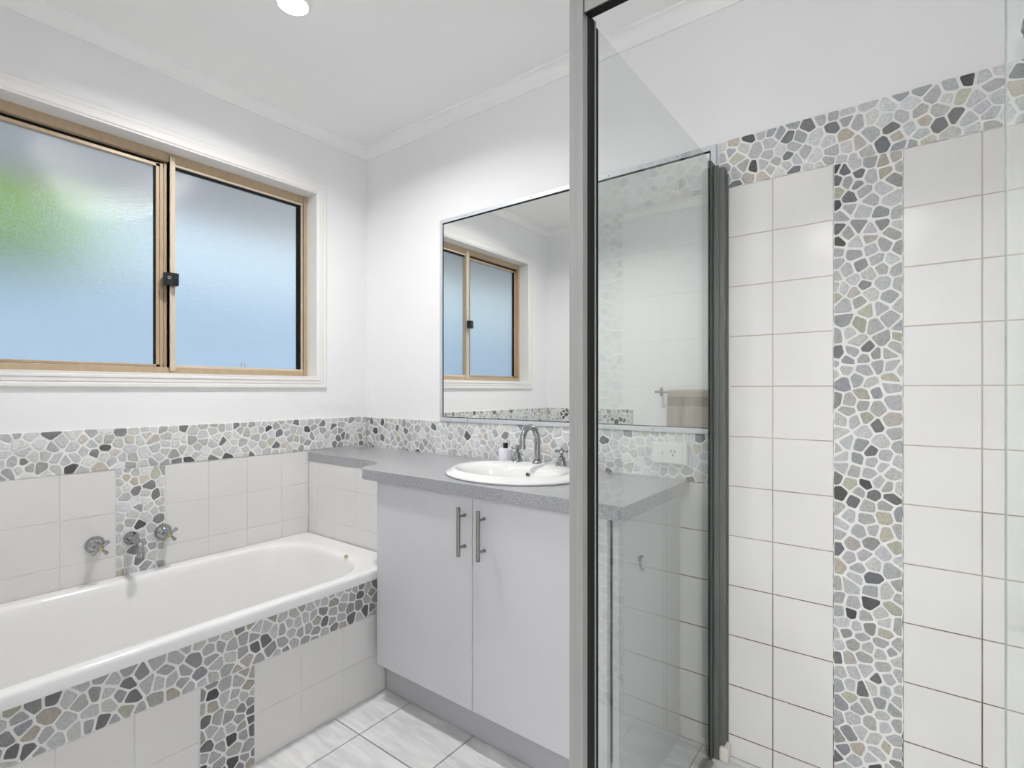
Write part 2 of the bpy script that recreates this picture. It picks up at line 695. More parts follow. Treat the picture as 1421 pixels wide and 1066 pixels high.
def mosaic(name, P, rects, parent, seed, label=None, n_g=0.0066):
    """irregular split stones set in pale grout; rects: (u0,u1,v0,v1,palette or function of u)"""
    rnd = random.Random(seed)
    g = MB()
    s = MB()
    for (u0, u1, v0, v1, pal) in rects:
        # ragged grout bed
        loop = []

        def edge(ax, ay, bx, by):
            L = math.hypot(bx - ax, by - ay)
            k = max(2, int(L / 0.012))
            nx, ny = -(by - ay) / L, (bx - ax) / L
            for i in range(k):
                t = i / k
                w = rnd.uniform(-0.0016, 0.0012) if i else 0
                loop.append((ax + (bx - ax) * t - nx * w, ay + (by - ay) * t - ny * w))
        edge(u0, v0, u1, v0)
        edge(u1, v0, u1, v1)
        edge(u1, v1, u0, v1)
        edge(u0, v1, u0, v0)
        cu, cv = (u0 + u1) / 2, (v0 + v1) / 2
        L = len(loop)
        vs = [P(u, v, 0.001) for u, v in loop] + [P(u, v, n_g - 0.001) for u, v in loop] + \
             [P(u + (0.0015 if u < u0 + 0.01 else -0.0015 if u > u1 - 0.01 else 0), v + (0.0015 if v < v0 + 0.01 else -0.0015 if v > v1 - 0.01 else 0), n_g) for u, v in loop]
        fs = []
        for i in range(L):
            j = (i + 1) % L
            fs.append((i, j, j + L, i + L))
            fs.append((i + L, j + L, j + 2 * L, i + 2 * L))
        tr = tessellate_polygon([[Vector((u, v, 0)) for u, v in loop]])
        fs += [tuple(q + 2 * L for q in t) for t in tr]
        g.add(vs, fs)
        # sites
        rmin = 0.0318
        sites = []
        cell = 0.042
        grid = {}
        tries = int((u1 - u0) * (v1 - v0) / (rmin * rmin) * 28)
        for _ in range(tries):
            x, y = rnd.uniform(u0, u1), rnd.uniform(v0, v1)
            rr = rmin * rnd.choice((0.75, 0.95, 1.05, 1.25))
            gx, gy = int(x / cell), int(y / cell)
            ok = True
            for ix in (-1, 0, 1):
                for iy in (-1, 0, 1):
                    for (a, b) in grid.get((gx + ix, gy + iy), ()):
                        if (a - x) ** 2 + (b - y) ** 2 < rr * rr:
                            ok = False
            if ok:
                grid.setdefault((gx, gy), []).append((x, y))
                sites.append((x, y))
        for (x, y) in sites:
            R = 0.09
            an = rnd.uniform(0, pi)
            poly = [(x + R * cos(an + 2 * pi * k / 8), y + R * sin(an + 2 * pi * k / 8)) for k in range(8)]
            gap = rnd.uniform(0.0021, 0.0037)
            gx, gy = int(x / cell), int(y / cell)
            for ix in range(-3, 4):
                for iy in range(-3, 4):
                    for (a, b) in grid.get((gx + ix, gy + iy), ()):
                        dx, dy = a - x, b - y
                        d = math.hypot(dx, dy)
                        if d < 1e-6 or d > 0.14:
                            continue
                        nx, ny = dx / d, dy / d
                        poly = clip(poly, nx, ny, nx * x + ny * y + d / 2 - gap)
                        if len(poly) < 3:
                            break
            e = rnd.uniform(0.0008, 0.0022)
            for (nx, ny, c) in ((-1, 0, -(u0 + e)), (1, 0, u1 - e), (0, -1, -(v0 + e)), (0, 1, v1 - e)):
                if len(poly) >= 3:
                    poly = clip(poly, nx, ny, c)
            if len(poly) < 3:
                continue
            ar = 0.5 * abs(sum(poly[i][0] * poly[(i + 1) % len(poly)][1] - poly[(i + 1) % len(poly)][0] * poly[i][1] for i in range(len(poly))))
            if ar < 0.00006:
                continue
            # merge tiny edges, round corners
            q = []
            for i, p in enumerate(poly):
                r0 = poly[i - 1]
                if math.hypot(p[0] - r0[0], p[1] - r0[1]) > 0.0022:
                    q.append(p)
            if len(q) < 3:
                continue
            poly = []
            n = len(q)
            f = rnd.uniform(0.10, 0.22)
            for i in range(n):
                p0, p1, p2 = q[i - 1], q[i], q[(i + 1) % n]
                poly.append((p1[0] + (p0[0] - p1[0]) * f, p1[1] + (p0[1] - p1[1]) * f))
                poly.append((p1[0] * 0.88 + (p0[0] + p2[0]) * 0.06, p1[1] * 0.88 + (p0[1] + p2[1]) * 0.06))
                poly.append((p1[0] + (p2[0] - p1[0]) * f, p1[1] + (p2[1] - p1[1]) * f))
            poly = [(a + rnd.uniform(-0.0004, 0.0004), b + rnd.uniform(-0.0004, 0.0004)) for a, b in poly]
            cxm = sum(p[0] for p in poly) / len(poly)
            cym = sum(p[1] for p in poly) / len(poly)
            h = n_g + rnd.uniform(0.0012, 0.0028)
            tx, ty = rnd.uniform(-0.03, 0.03), rnd.uniform(-0.03, 0.03)
            n = len(poly)
            r0 = [P(a, b, 0.003) for a, b in poly]
            r1 = [P(a, b, h - 0.0009 + tx * (a - cxm) + ty * (b - cym)) for a, b in poly]
            r2 = [P(cxm + (a - cxm) * 0.88, cym + (b - cym) * 0.88, h + tx * (a - cxm) + ty * (b - cym)) for a, b in poly]
            s.curcol = stone_col(rnd, pal(x) if callable(pal) else pal)
            s.loft([r0, r1, r2], cap0=False)
    grp = s
    ob = MB()
    ob.v, ob.f, ob.mi, ob.col = list(g.v), list(g.f), [0] * len(g.f), [(1, 1, 1)] * len(g.f)
    o0 = len(ob.v)
    ob.v += grp.v
    ob.f += [[i + o0 for i in fc] for fc in grp.f]
    ob.mi += [1] * len(grp.f)
    ob.col += grp.col
    return ob.build(name, [M['mosaic_grout'], M['stone']], parent=parent, color=True, label=label)


# ================================================================ THE ROOM
XW = 2.62          # right wall of the shower
YF = -1.69         # wall behind the camera side
T = 0.12

# ---- floor
fl = MB().box(-T, XW + T, YF - 1.7, T, FL - 0.06, FL - 0.006)
floor = struct(fl.build('floor', M['floor_grout']), 'floor of pale grey streaked tiles with dark grout')
PF = frame_map('floor', FL - 0.007)
ft = MB()
tr = random.Random(3)
for i in range(-1, 8):
    for j in range(-10, 3):
        u0, v0 = 0.784 - 0.2975 + i * 0.2975, -0.623 + j * 0.2975
        u1, v1 = u0 + 0.2975, v0 + 0.2975
        u0, u1 = max(u0, 0.0), min(u1, XW)
        v0, v1 = max(v0, YF - 1.6), min(v1, 0.0)
        if u1 - u0 > 0.01 and v1 - v0 > 0.01:
            tiles(ft, PF, [(u0, u1, v0, v1)], -9.013, -9.017, 20, gap=0.0020, th=0.007, ch=0.0008, jit=0.0001, rnd=tr)
ft.build('floor_tiles', M['floor_tile'], parent=floor)

# ---- ceiling
ce = MB().box(-T, XW + T, YF - 1.7, T, CE, CE + 0.08)
ceiling = struct(ce.build('ceiling', M['ceiling']), 'flat white painted ceiling')

# ---- left wall, with the window opening
WY0, WY1, WZ0, WZ1 = -1.43, -0.282, 0.058, 0.917
wl = MB()
wl.box(-T, 0, YF, WY0, FL - 0.05, CE)
wl.box(-T, 0, WY1, T, FL - 0.05, CE)
wl.box(-T, 0, WY0, WY1, FL - 0.05, WZ0)
wl.box(-T, 0, WY0, WY1, WZ1, CE)
wall_left = struct(wl.build('wall_left', M['paint'], origin=(0, YF / 2, FL)), 'white painted wall around the window above the bath')
PL = frame_map('left', 0.0)
LB, LT = -0.274, -0.130       # mosaic band on the left wall
BT = -0.645                   # bath rim top
gr = MB()
slab(gr, PL, [(YF, -0.0, BT - 0.03, LB)], 0.0, 0.0050)
gr.build('tile_grout', M['grout'], parent=wall_left)
for rc_ in [(YF, -1.0541, BT - 0.02, LB), (-0.9041, -0.326, BT - 0.02, LB)]:
    tl = MB()
    tiles(tl, PL, [rc_], -1.2041, 0.026, 0.15)
    tl.build('white_wall_tiles', M['tile'], parent=wall_left)
mosaic('stone_mosaic', PL, [(YF, -0.005, LB, LT, 'wall'), (-1.0541, -0.9041, BT - 0.005, LB, 'wall')], wall_left, 11)

# ---- back wall
bw = MB().box(0, XW + T, 0, T, FL - 0.05, CE)
wall_back = struct(bw.build('wall_back', M['paint'], origin=(XW / 2, 0, FL)), 'white painted wall behind the mirror, tiled in the shower')
PB = frame_map('back', 0.0)
g0 = 0.012
gr = MB()
slab(gr, PB, [(1.58, XW, FL, -0.288), (1.76, XW, -0.288, 0.612)], 0.0, 0.0050)
gr.build('tile_grout', M['grout_dirty'], parent=wall_back)
for rc_ in [(1.60, 2.0265, FL, -0.288), (1.725, 2.0265, -0.288, 0.612), (2.1765, XW, FL, 0.612)]:
    tl = MB()
    tiles(tl, PB, [rc_], 1.8765, g0, 0.15)
    tl.build('white_wall_tiles', M['tile'], parent=wall_back)
mosaic('stone_mosaic', PB, [
    (0.01, 1.722, -0.288, -0.134, lambda u: 'wall' if u < 0.5 else 'pale'),
    (1.728, XW, 0.612, 0.757, 'top'),
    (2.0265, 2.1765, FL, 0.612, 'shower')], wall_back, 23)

# ---- right wall (shower side)
rw = MB().box(XW, XW + T, YF - 1.7, T, FL - 0.05, CE)
wall_right = struct(rw.build('wall_right', M['paint'], origin=(XW, -0.8, FL)), 'white painted wall on the shower side')
PR = frame_map('right', XW)
gr = MB()
slab(gr, PR, [(-0.85, 0, FL, 0.612)], 0.0, 0.0050)
gr.build('tile_grout', M['grout_dirty'], parent=wall_right)
for rc_ in [(-0.85, -0.002, FL, 0.612)]:
    tl = MB()
    tiles(tl, PR, [rc_], -0.15, g0, 0.15)
    tl.build('white_wall_tiles', M['tile'], parent=wall_right)

# ---- front wall (seen in the mirror), with the doorway the camera stands in
DX0, DX1, DH = 1.72, 2.56, 0.94
fw = MB()
fw.box(-T, DX0, YF - T, YF, FL - 0.05, CE)
fw.box(DX1, XW + T, YF - T, YF, FL - 0.05, CE)
fw.box(DX0, DX1, YF - T, YF, DH, CE)
wall_front = struct(fw.build('wall_front', M['paint'], origin=(1, YF, FL)), 'white painted wall with the towel rail')
PFR = frame_map('front', YF)
gr = MB()
slab(gr, PFR, [(0, 0.70, BT - 0.03, LB)], 0.0, 0.0050)
gr.build('tile_grout', M['grout'], parent=wall_front)
for rc_ in [(0.01, 0.70, BT - 0.02, LB)]:
    tl = MB()
    tiles(tl, PFR, [rc_], 0.0, 0.026, 0.15)
    tl.build('white_wall_tiles', M['tile'], parent=wall_front)
mosaic('stone_mosaic', PFR, [(0.012, 0.70, LB, LT, 'wall')], wall_front, 31)

# hallway outside the doorway
hw = MB()
hw.box(0.9, 1.0, YF - 1.7, YF - T, FL - 0.05, CE)
hw.box(0.9, XW + T, YF - 1.8, YF - 1.7, FL - 0.05, CE)
struct(hw.build('wall_hallway', M['paint'], origin=(1.8, YF - 1.7, FL)), 'plain white hallway wall outside the bathroom door')

# door lining
dl = MB()
dl.box(DX0, DX0 + 0.02, YF - T - 0.006, YF + 0.0, FL, DH - 0.0)
dl.box(DX1 - 0.02, DX1, YF - T - 0.006, YF + 0.0, FL, DH - 0.0)
dl.box(DX0, DX1, YF - T - 0.006, YF + 0.0, DH - 0.02, DH)
struct(dl.build('door_1', M['gloss_trim'], bevel=0.002), 'white painted lining of the bathroom doorway')

# ---- cornice: a cove running round the room


def cornice(name, a, b, inward, m0, m1, label):
    # a, b ends on the wall line (x, y); inward = unit vector into the room; m0/m1: mitre sign at the ends
    prof = [(0.0, 1.165), (0.006, 1.165), (0.007, 1.170)]
    for k in range(7):
        t = k / 6 * pi / 2
        prof.append((0.042 - 0.034 * cos(t), 1.171 + 0.034 * sin(t)))
    prof += [(0.046, 1.206), (0.047, CE + 0.0), (0.0, CE + 0.0)]
    ax = Vector((b[0] - a[0], b[1] - a[1], 0)).normalized()
    r0, r1 = [], []
    for d, z in prof:
        p = Vector((a[0], a[1], z)) + Vector((inward[0], inward[1], 0)) * d + ax * d * m0
        q = Vector((b[0], b[1], z)) + Vector((inward[0], inward[1], 0)) * d - ax * d * m1
        r0.append(p)
        r1.append(q)
    mb = MB().loft([r0, r1])
    return struct(mb.build(name, M['cornice'], smooth=True), label)


cornice('trim_1', (0, YF), (0, 0), (1, 0), 1, 1, 'white cove cornice above the window wall')
cornice('trim_2', (0, 0), (XW, 0), (0, -1), 1, 1, 'white cove cornice above the mirror wall')
cornice('trim_3', (XW, 0), (XW, YF), (-1, 0), 1, 1, 'white cove cornice on the shower side')
cornice('trim_4', (XW, YF), (0, YF), (0, 1), 1, 1, 'white cove cornice on the towel rail wall')

# ---- window: casing, reveal, aluminium frame, two obscure-glass sashes
RX = -0.096                   # plane of the aluminium frame face
win = bpy.data.objects.new('window_1', None)
COL.objects.link(win)
win.location = (0, (WY0 + WY1) / 2, WZ0 + ZO)
WORLD_LOC['window_1'] = Vector((0, (WY0 + WY1) / 2, WZ0))
struct(win, 'sliding window with beige frame and obscure glass')


def casing_profile(mb, path, closed_w=0.05):
    # four mitred lengths with a stepped moulding; path = inner rectangle (y0,y1,z0,z1)
    y0, y1, z0, z1 = path
    prof = [(0.0, 0.0), (0.0, 0.012), (0.004, 0.015), (0.012, 0.015), (0.014, 0.012), (0.026, 0.0125), (0.030, 0.010), (0.034, 0.0115), (0.044, 0.0115), (closed_w, 0.006), (closed_w, 0.0)]
    corners = [(y0, z0, -1, -1), (y1, z0, 1, -1), (y1, z1, 1, 1), (y0, z1, -1, 1)]
    rings = []
    for (y, z, sy, sz) in corners:
        rings.append([(x, y + sy * d, z + sz * d) for d, x in prof])
    rings.append(rings[0])
    n = len(prof)
    vs = [p for r in rings[:4] for p in r]
    fs = []
    for k in range(4):
        for i in range(n):
            j = (i + 1) % n
            k2 = (k + 1) % 4
            fs.append((k * n + i, k2 * n + i, k2 * n + j, k * n + j))
    mb.add(vs, fs)


cs = MB()
casing_profile(cs, (WY0, WY1, WZ0, WZ1))
cs.build('window_casing', M['gloss_trim'], parent=win)
rv = MB()
rt = 0.006
rv.box(-T, 0.010, WY0 - 0.0, WY0 + rt, WZ0, WZ1)
rv.box(-T, 0.010, WY1 - rt, WY1, WZ0, WZ1)
rv.box(-T, 0.010, WY0 + rt, WY1 - rt, WZ1 - rt, WZ1)
rv.box(-T, 0.014, WY0 + rt, WY1 - rt, WZ0, WZ0 + rt)
rv.build('window_reveal', M['gloss_trim'], parent=win)

a0, a1, b0, b1 = WY0 + rt, WY1 - rt, WZ0 + rt, WZ1 - rt
fr = MB()
fx0, fx1 = -T + 0.0, -0.068
fr.box(fx0, fx1, a0, a0 + 0.018, b0, b1)
fr.box(fx0, fx1, a1 - 0.018, a1, b0, b1)
fr.box(fx0, fx1, a0 + 0.018, a1 - 0.018, b1 - 0.034, b1)
fr.box(fx0, fx1, a0 + 0.018, a1 - 0.018, b0, b0 + 0.024)
fr.box(fx0, fx1 + 0.004, a1 - 0.018, a1 - 0.012, b0, b1)
fr.build('window_frame', M['bronze'], parent=win, bevel=0.0012)
YM = -0.862                   # meeting post
# right light (fixed)
s2 = MB()
s2.box(-0.100, -0.074, a1 - 0.026, a1 - 0.018, b0 + 0.024, b1 - 0.034)
s2.box(-0.100, -0.072, YM, a1 - 0.018, b1 - 0.044, b1 - 0.034)
s2.box(-0.100, -0.070, YM, a1 - 0.018, b0 + 0.024, b0 + 0.034)
s2.build('window_bead', M['bronze_light'], parent=win, bevel=0.001)
gk = MB()
gk.box(-0.100, -0.082, a1 - 0.040, a1 - 0.026, b0 + 0.034, b1 - 0.044)
gk.box(-0.100, -0.080, YM, a1 - 0.026, b1 - 0.050, b1 - 0.044)
gk.build('window_gasket', M['rubber'], parent=win)
gp = MB().box(-0.098, -0.093, YM, a1 - 0.030, b0 + 0.03, b1 - 0.046)
gp.build('window_pane', M['frosted'], parent=win)
# left sash (sliding)
s1 = MB()
s1.box(-0.112, -0.088, YM - 0.040, YM - 0.014, b0 + 0.024, b1 - 0.042)
s1.box(-0.112, -0.083, YM - 0.028, YM - 0.018, b0 + 0.024, b1 - 0.042)
s1.box(-0.112, -0.084, YM - 0.014, YM - 0.0035, b0 + 0.024, b1 - 0.036)
s1.box(-0.112, -0.088, a0 + 0.018, a0 + 0.040, b0 + 0.024, b1 - 0.042)
s1.box(-0.112, -0.088, a0 + 0.018, YM - 0.014, b1 - 0.056, b1 - 0.044)
s1.box(-0.112, -0.088, a0 + 0.018, YM - 0.014, b0 + 0.026, b0 + 0.036)
s1.build('window_sash', M['bronze'], parent=win, bevel=0.001)
gk = MB()
gk.box(-0.110, -0.090, a0 + 0.018, YM - 0.014, b1 - 0.044, b1 - 0.034)
gk.box(-0.106, -0.0885, YM - 0.0445, YM - 0.040, b0 + 0.036, b1 - 0.056)
gk.box(-0.106, -0.0885, a0 + 0.040, a0 + 0.044, b0 + 0.036, b1 - 0.056)
gk.build('window_gasket', M['rubber'], parent=win)
gp = MB().box(-0.104, -0.099, a0 + 0.03, YM - 0.030, b0 + 0.03, b1 - 0.050)
gp.build('window_pane', M['frosted'], parent=win)
po = MB()
po.box(-0.100, -0.062, YM - 0.003, YM + 0.017, b0 + 0.012, b1 - 0.014)
po.box(-0.100, -0.056, YM - 0.003, YM + 0.004, b0 + 0.012, b1 - 0.014)
po.build('window_post', M['bronze_light'], parent=win, bevel=0.0012)
lk = MB()
zc = 0.423
lk.prism([(-0.058, YM + 0.021), (-0.030, YM + 0.018), (-0.030, YM - 0.006), (-0.038, YM - 0.022), (-0.058, YM - 0.028), (-0.070, YM - 0.020)], zc - 0.024, zc + 0.024)
lock = lk.build('window_lock', M['black'], parent=win, bevel=0.003, label='black window lock')
kc = MB().lathe((-0.0355, YM - 0.012, zc + 0.004), (1, -0.6, 0), [(0.0, 0.0062), (0.0035, 0.0062), (0.0036, 0.003), (0.0008, 0.003)], 20)
kc.build('lock_barrel', M['chrome'], parent=lock)
wc = MB().tube([(-0.070, -0.592, b0 + 0.034), (-0.070, -0.592, b0 + 0.052), (-0.070, -0.578, b0 + 0.052), (-0.070, -0.576, b0 + 0.034)], 0.0014, 8)
wc.build('window_catch', M['steel'], parent=win, label='small grey wire catch')

# ---- outside the window
ev = MB()
ev.box(-0.78, -T - 0.001, -4.0, 3.0, 0.935, 0.96)
ev.box(-0.82, -0.78, -4.0, 3.0, 0.90, 1.05)
struct(ev.build('roof_eave', M['soffit']), 'grey eave over the window outside')
fn = MB()
for k in range(60):
    y = -6.5 + k * 0.2
    fn.box(-2.03, -1.99, y, y + 0.13, FL - 0.3, 0.70)
    fn.box(-2.01, -1.97, y + 0.13, y + 0.2, FL - 0.3, 0.70)
fn.box(-2.05, -1.96, -6.5, 5.5, 0.70, 0.74)
tag(fn.build('garden_fence', M['fence']), 'pale blue garden fence blurred behind the obscure glass', 'fence')
gd = MB().box(-9, -T - 0.02, -8, 7, FL - 0.36, FL - 0.3)
struct(gd.build('ground', M['ground']), 'ground outside the window')
tree = thing('garden_tree', 'bright green tree blurred through the left window pane', 'tree', (-3.4, -0.85, FL - 0.3))
tk = MB().tube([(-3.4, -0.85, FL - 0.31), (-3.38, -0.83, 0.3), (-3.4, -0.86, 1.2)], [0.09, 0.07, 0.04], 12)
tk.build('trunk', M['bark'], parent=tree, smooth=True)
rn = random.Random(5)
lf = MB()
for k in range(4200):
    th = rn.uniform(0, 2 * pi)
    ph = math.acos(rn.uniform(-1, 1))
    rr = rn.uniform(0.5, 1.0)
    p = Vector((-3.4 + 0.6 * rr * sin(ph) * cos(th), -0.84 + 0.50 * rr * sin(ph) * sin(th), 1.30 + 0.44 * rr * cos(ph)))
    d = Vector((rn.uniform(-1, 1), rn.uniform(-1, 1), rn.uniform(-0.5, 1))).normalized()
    e = d.cross(Vector((0.3, 0.2, 1))).normalized()
    L, w = rn.uniform(0.12, 0.2), rn.uniform(0.04, 0.07)
    nn = d.cross(e) * 0.012
    lf.add([p, p + d * L * 0.5 + e * w + nn, p + d * L, p + d * L * 0.5 - e * w + nn], [(0, 1, 2, 3)])
lf.build('foliage', M['leaf'], parent=tree, recalc=False)

# ================================================================ BATH
XB = 0.650                    # tiled face of the bath front


def rrect(x0, x1, y0, y1, r, z, k=10, m=6):
    pts = []
    cs_ = [(x1 - r, y0 + r, -pi / 2), (x1 - r, y1 - r, 0), (x0 + r, y1 - r, pi / 2), (x0 + r, y0 + r, pi)]
    for i, (cx_, cy_, a) in enumerate(cs_):
        for j in range(k + 1):
            t = a + (pi / 2) * j / k
            pts.append((cx_ + r * cos(t), cy_ + r * sin(t), z))
        nx, ny, na = cs_[(i + 1) % 4]
        p = pts[-1]
        q = (nx + r * cos(na), ny + r * sin(na), z)
        for j in range(1, m):
            pts.append((p[0] + (q[0] - p[0]) * j / m, p[1] + (q[1] - p[1]) * j / m, z))
    return pts


tub = MB()
ox0, ox1, oy0, oy1 = 0.010, 0.662, YF + 0.008, -0.333
rings = [
    rrect(ox0, ox1 - 0.012, oy0, oy1, 0.004, BT - 0.035),
    rrect(ox0, ox1, oy0, oy1, 0.006, BT - 0.035),
    rrect(ox0, ox1 + 0.001, oy0, oy1, 0.006, BT - 0.012),
    rrect(ox0, ox1 - 0.001, oy0, oy1, 0.008, BT - 0.006),
    rrect(ox0, ox1 - 0.0045, oy0, oy1, 0.009, BT - 0.0018),
    rrect(ox0, ox1 - 0.010, oy0, oy1, 0.010, BT),
    rrect(ox0 + 0.004, ox1 - 0.015, oy0 + 0.006, oy1 - 0.002, 0.012, BT),
    rrect(ox0 + 0.030, ox1 - 0.030, oy0 + 0.045, oy1 - 0.065, 0.13, BT - 0.0005),
    rrect(ox0 + 0.044, ox1 - 0.038, oy0 + 0.070, oy1 - 0.096, 0.17, BT - 0.001),
    rrect(ox0 + 0.050, ox1 - 0.043, oy0 + 0.075, oy1 - 0.102, 0.175, BT - 0.004),
    rrect(ox0 + 0.055, ox1 - 0.048, oy0 + 0.080, oy1 - 0.107, 0.175, BT - 0.012),
    rrect(ox0 + 0.059, ox1 - 0.052, oy0 + 0.085, oy1 - 0.112, 0.175, BT - 0.030),
    rrect(ox0 + 0.070, ox1 - 0.064, oy0 + 0.12, oy1 - 0.135, 0.17, BT - 0.12),
    rrect(ox0 + 0.086, ox1 - 0.085, oy0 + 0.15, oy1 - 0.175, 0.17, BT - 0.24),
    rrect(ox0 + 0.105, ox1 - 0.125, oy0 + 0.19, oy1 - 0.21, 0.14, BT - 0.33),
    rrect(ox0 + 0.155, ox1 - 0.175, oy0 + 0.25, oy1 - 0.28, 0.10, BT - 0.375),
    rrect(ox0 + 0.22, ox1 - 0.24, oy0 + 0.34, oy1 - 0.38, 0.06, BT - 0.385),
]
tub.loft(rings, cap0=False, cap1=True)
bath = thing('bathtub', 'long white built-in bathtub under the window', 'bathtub', (0.33, -1.0, FL))
tub.build('tub', M['enamel'], parent=bath, smooth=True)
ov = MB().lathe((0.448, -0.437, BT - 0.001), (0, 0, 1), [(0, 0.008), (0.003, 0.008), (0.005, 0.005), (0.006, 0.002)], 20)
ov.build('plug_stay', M['brass'], parent=bath, smooth=True, label='small brass plug stay on the end rim')
dr = MB().lathe((0.33, -0.80, BT - 0.386), (0, 0, 1), [(0, 0.03), (0.004, 0.03), (0.005, 0.026), (0.002, 0.02)], 24)
dr.build('drain', M['chrome'], parent=bath, smooth=True)

# tiled bath front
pb = MB().box(XB - 0.07, XB - 0.006, YF + 0.001, -0.333, FL, BT - 0.0365)
panel = pb.build('front_panel', M['silicone'], parent=bath, label='tiled bath front with a stone mosaic band')
PP = frame_map('left', XB - 0.006)
PBOT, PTOP = -0.810, BT - 0.0365
gr = MB()
slab(gr, PP, [(YF, -0.34, FL, PTOP)], 0.0, 0.0050)
gr.build('tile_grout', M['grout'], parent=panel)
for rc_ in [(YF, -1.043, FL + 0.003, PBOT), (-0.893, -0.34, FL + 0.003, PBOT)]:
    tl = MB()
    tiles(tl, PP, [rc_], -0.743, -0.957, 0.15)
    tl.build('white_tiles', M['tile'], parent=panel)
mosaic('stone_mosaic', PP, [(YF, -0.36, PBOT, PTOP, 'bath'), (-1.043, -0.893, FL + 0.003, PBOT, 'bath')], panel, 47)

# tiled ledge at the foot of the bath
ledge = thing('tiled_ledge', 'white tiled upstand closing the end of the bath below the counter', 'ledge', (0.33, -0.2, FL))
lb = MB().box(0.012, 0.655, -0.320, -0.012, FL, -0.321)
lb.build('ledge_core', M['silicone'], parent=ledge)
PE = lambda u, v, n: (u, -0.320 - n, v)
gr = MB()
slab(gr, PE, [(0.008, 0.655, BT - 0.03, -0.321)], 0.0, 0.0050)
gr.build('tile_grout', M['grout'], parent=ledge)
for rc_ in [(0.009, 0.655, BT - 0.02, -0.322)]:
    tl = MB()
    tiles(tl, PE, [rc_], 0.2045, 0.026, 0.15)
    tl.build('white_tiles', M['tile'], parent=ledge)

# ================================================================ VANITY
CT, CB = -0.283, -0.320
van = thing('vanity_cabinet', 'pale grey two-door vanity cabinet under the speckled counter', 'cabinet', (1.12, -0.23, FL))
bd = MB()
VX0, VX1, VY = 0.672, 1.609, -0.452
bd.box(VX1 - 0.018, VX1, VY, -0.012, -0.978, CB - 0.001)
bd.box(VX0, VX0 + 0.016, VY + 0.0, -0.012, -0.978, CB - 0.001)
bd.box(VX0 + 0.016, VX1 - 0.018, VY + 0.02, -0.012, -0.978, -0.960)
bd.box(VX0 + 0.016, VX1 - 0.018, -0.018, -0.012, -0.960, CB - 0.001)
bd.box(VX1 - 0.018, VX1, -0.405, -0.012, FL, -0.978)
bd.build('cabinet_body', M['door_lam'], parent=van, bevel=0.0008)
kb = MB().box(0.656, VX1 - 0.018, -0.410, -0.394, FL + 0.0035, -0.979)
kb.build('kickboard', M['kick_lam'], parent=van, label='grey kickboard')
for k, (x0, x1, hx) in enumerate(((0.6825, 1.1345, 1.1055), (1.1375, 1.5865, 1.184))):
    d = MB().box(x0, x1, VY - 0.021, VY - 0.002, -0.974, CB - 0.003)
    dob = d.build('door', M['door_lam'], parent=van, bevel=0.0012)
    h = MB()
    hy = VY - 0.021 - 0.030
    h.tube([(hx, hy, -0.502), (hx, hy, -0.354)], 0.0062, 16)
    for z in (-0.476, -0.382):
        h.tube([(hx, VY - 0.0215, z), (hx, VY - 0.026, z), (hx, VY - 0.0265, z), (hx, hy, z)], [0.0052, 0.0052, 0.0036, 0.0036], 12)
    h.build('handle', M['steel'], parent=dob, smooth=True, label='brushed steel bar handle')
# robe hook on the cabinet's end
hk = MB()
hk.lathe((VX1, -0.327, -0.455), (1, 0, 0), [(0, 0.009), (0.003, 0.009), (0.004, 0.005)], 16)
hk.tube([(VX1 + 0.003, -0.327, -0.452), (VX1 + 0.009, -0.329, -0.446)], 0.0035, 10)
hk.tube([(VX1 + 0.003, -0.327, -0.458), (VX1 + 0.004, -0.327, -0.476), (VX1 + 0.008, -0.330, -0.483), (VX1 + 0.014, -0.333, -0.479)], 0.0033, 10)
tag(hk.build('wall_hook', M['steel'], smooth=True, origin=(VX1, -0.327, -0.486)), 'small metal hook on the end panel of the vanity', 'hook')

# countertop
out = [(0.008, -0.003), (0.008, -0.328), (0.42, -0.328)]
for k in range(1, 9):        # concave turn
    t = pi / 2 - (pi / 2) * k / 8
    out.append((0.42 + 0.157 * cos(t), -0.418 + 0.090 * sin(t)))
for k in range(0, 11):       # round outer corner
    t = pi + (pi / 2) * k / 10
    out.append((0.639 + 0.062 * cos(t), -0.428 + 0.062 * sin(t)))
out += [(1.637, -0.490), (1.637, -0.003)]
BX, BY, BA, BBB = 1.128, -0.262, 0.247, 0.198


def ell(cx_, cy_, a, b, z, n=64):
    return [(cx_ + a * cos(2 * pi * k / n), cy_ + b * sin(2 * pi * k / n), z) for k in range(n)]


hole = [(x, y) for x, y, z in ell(BX, BY - 0.02, BA - 0.035, BBB - 0.04, 0)]
ct = MB().prism(out, CB, CT, holes=[hole[::-1]])
tag(ct.build('countertop', M['counter'], bevel=0.003, seg=3, origin=(1.0, -0.25, CB)), 'speckled grey laminate counter running over the vanity and bath end', 'countertop')
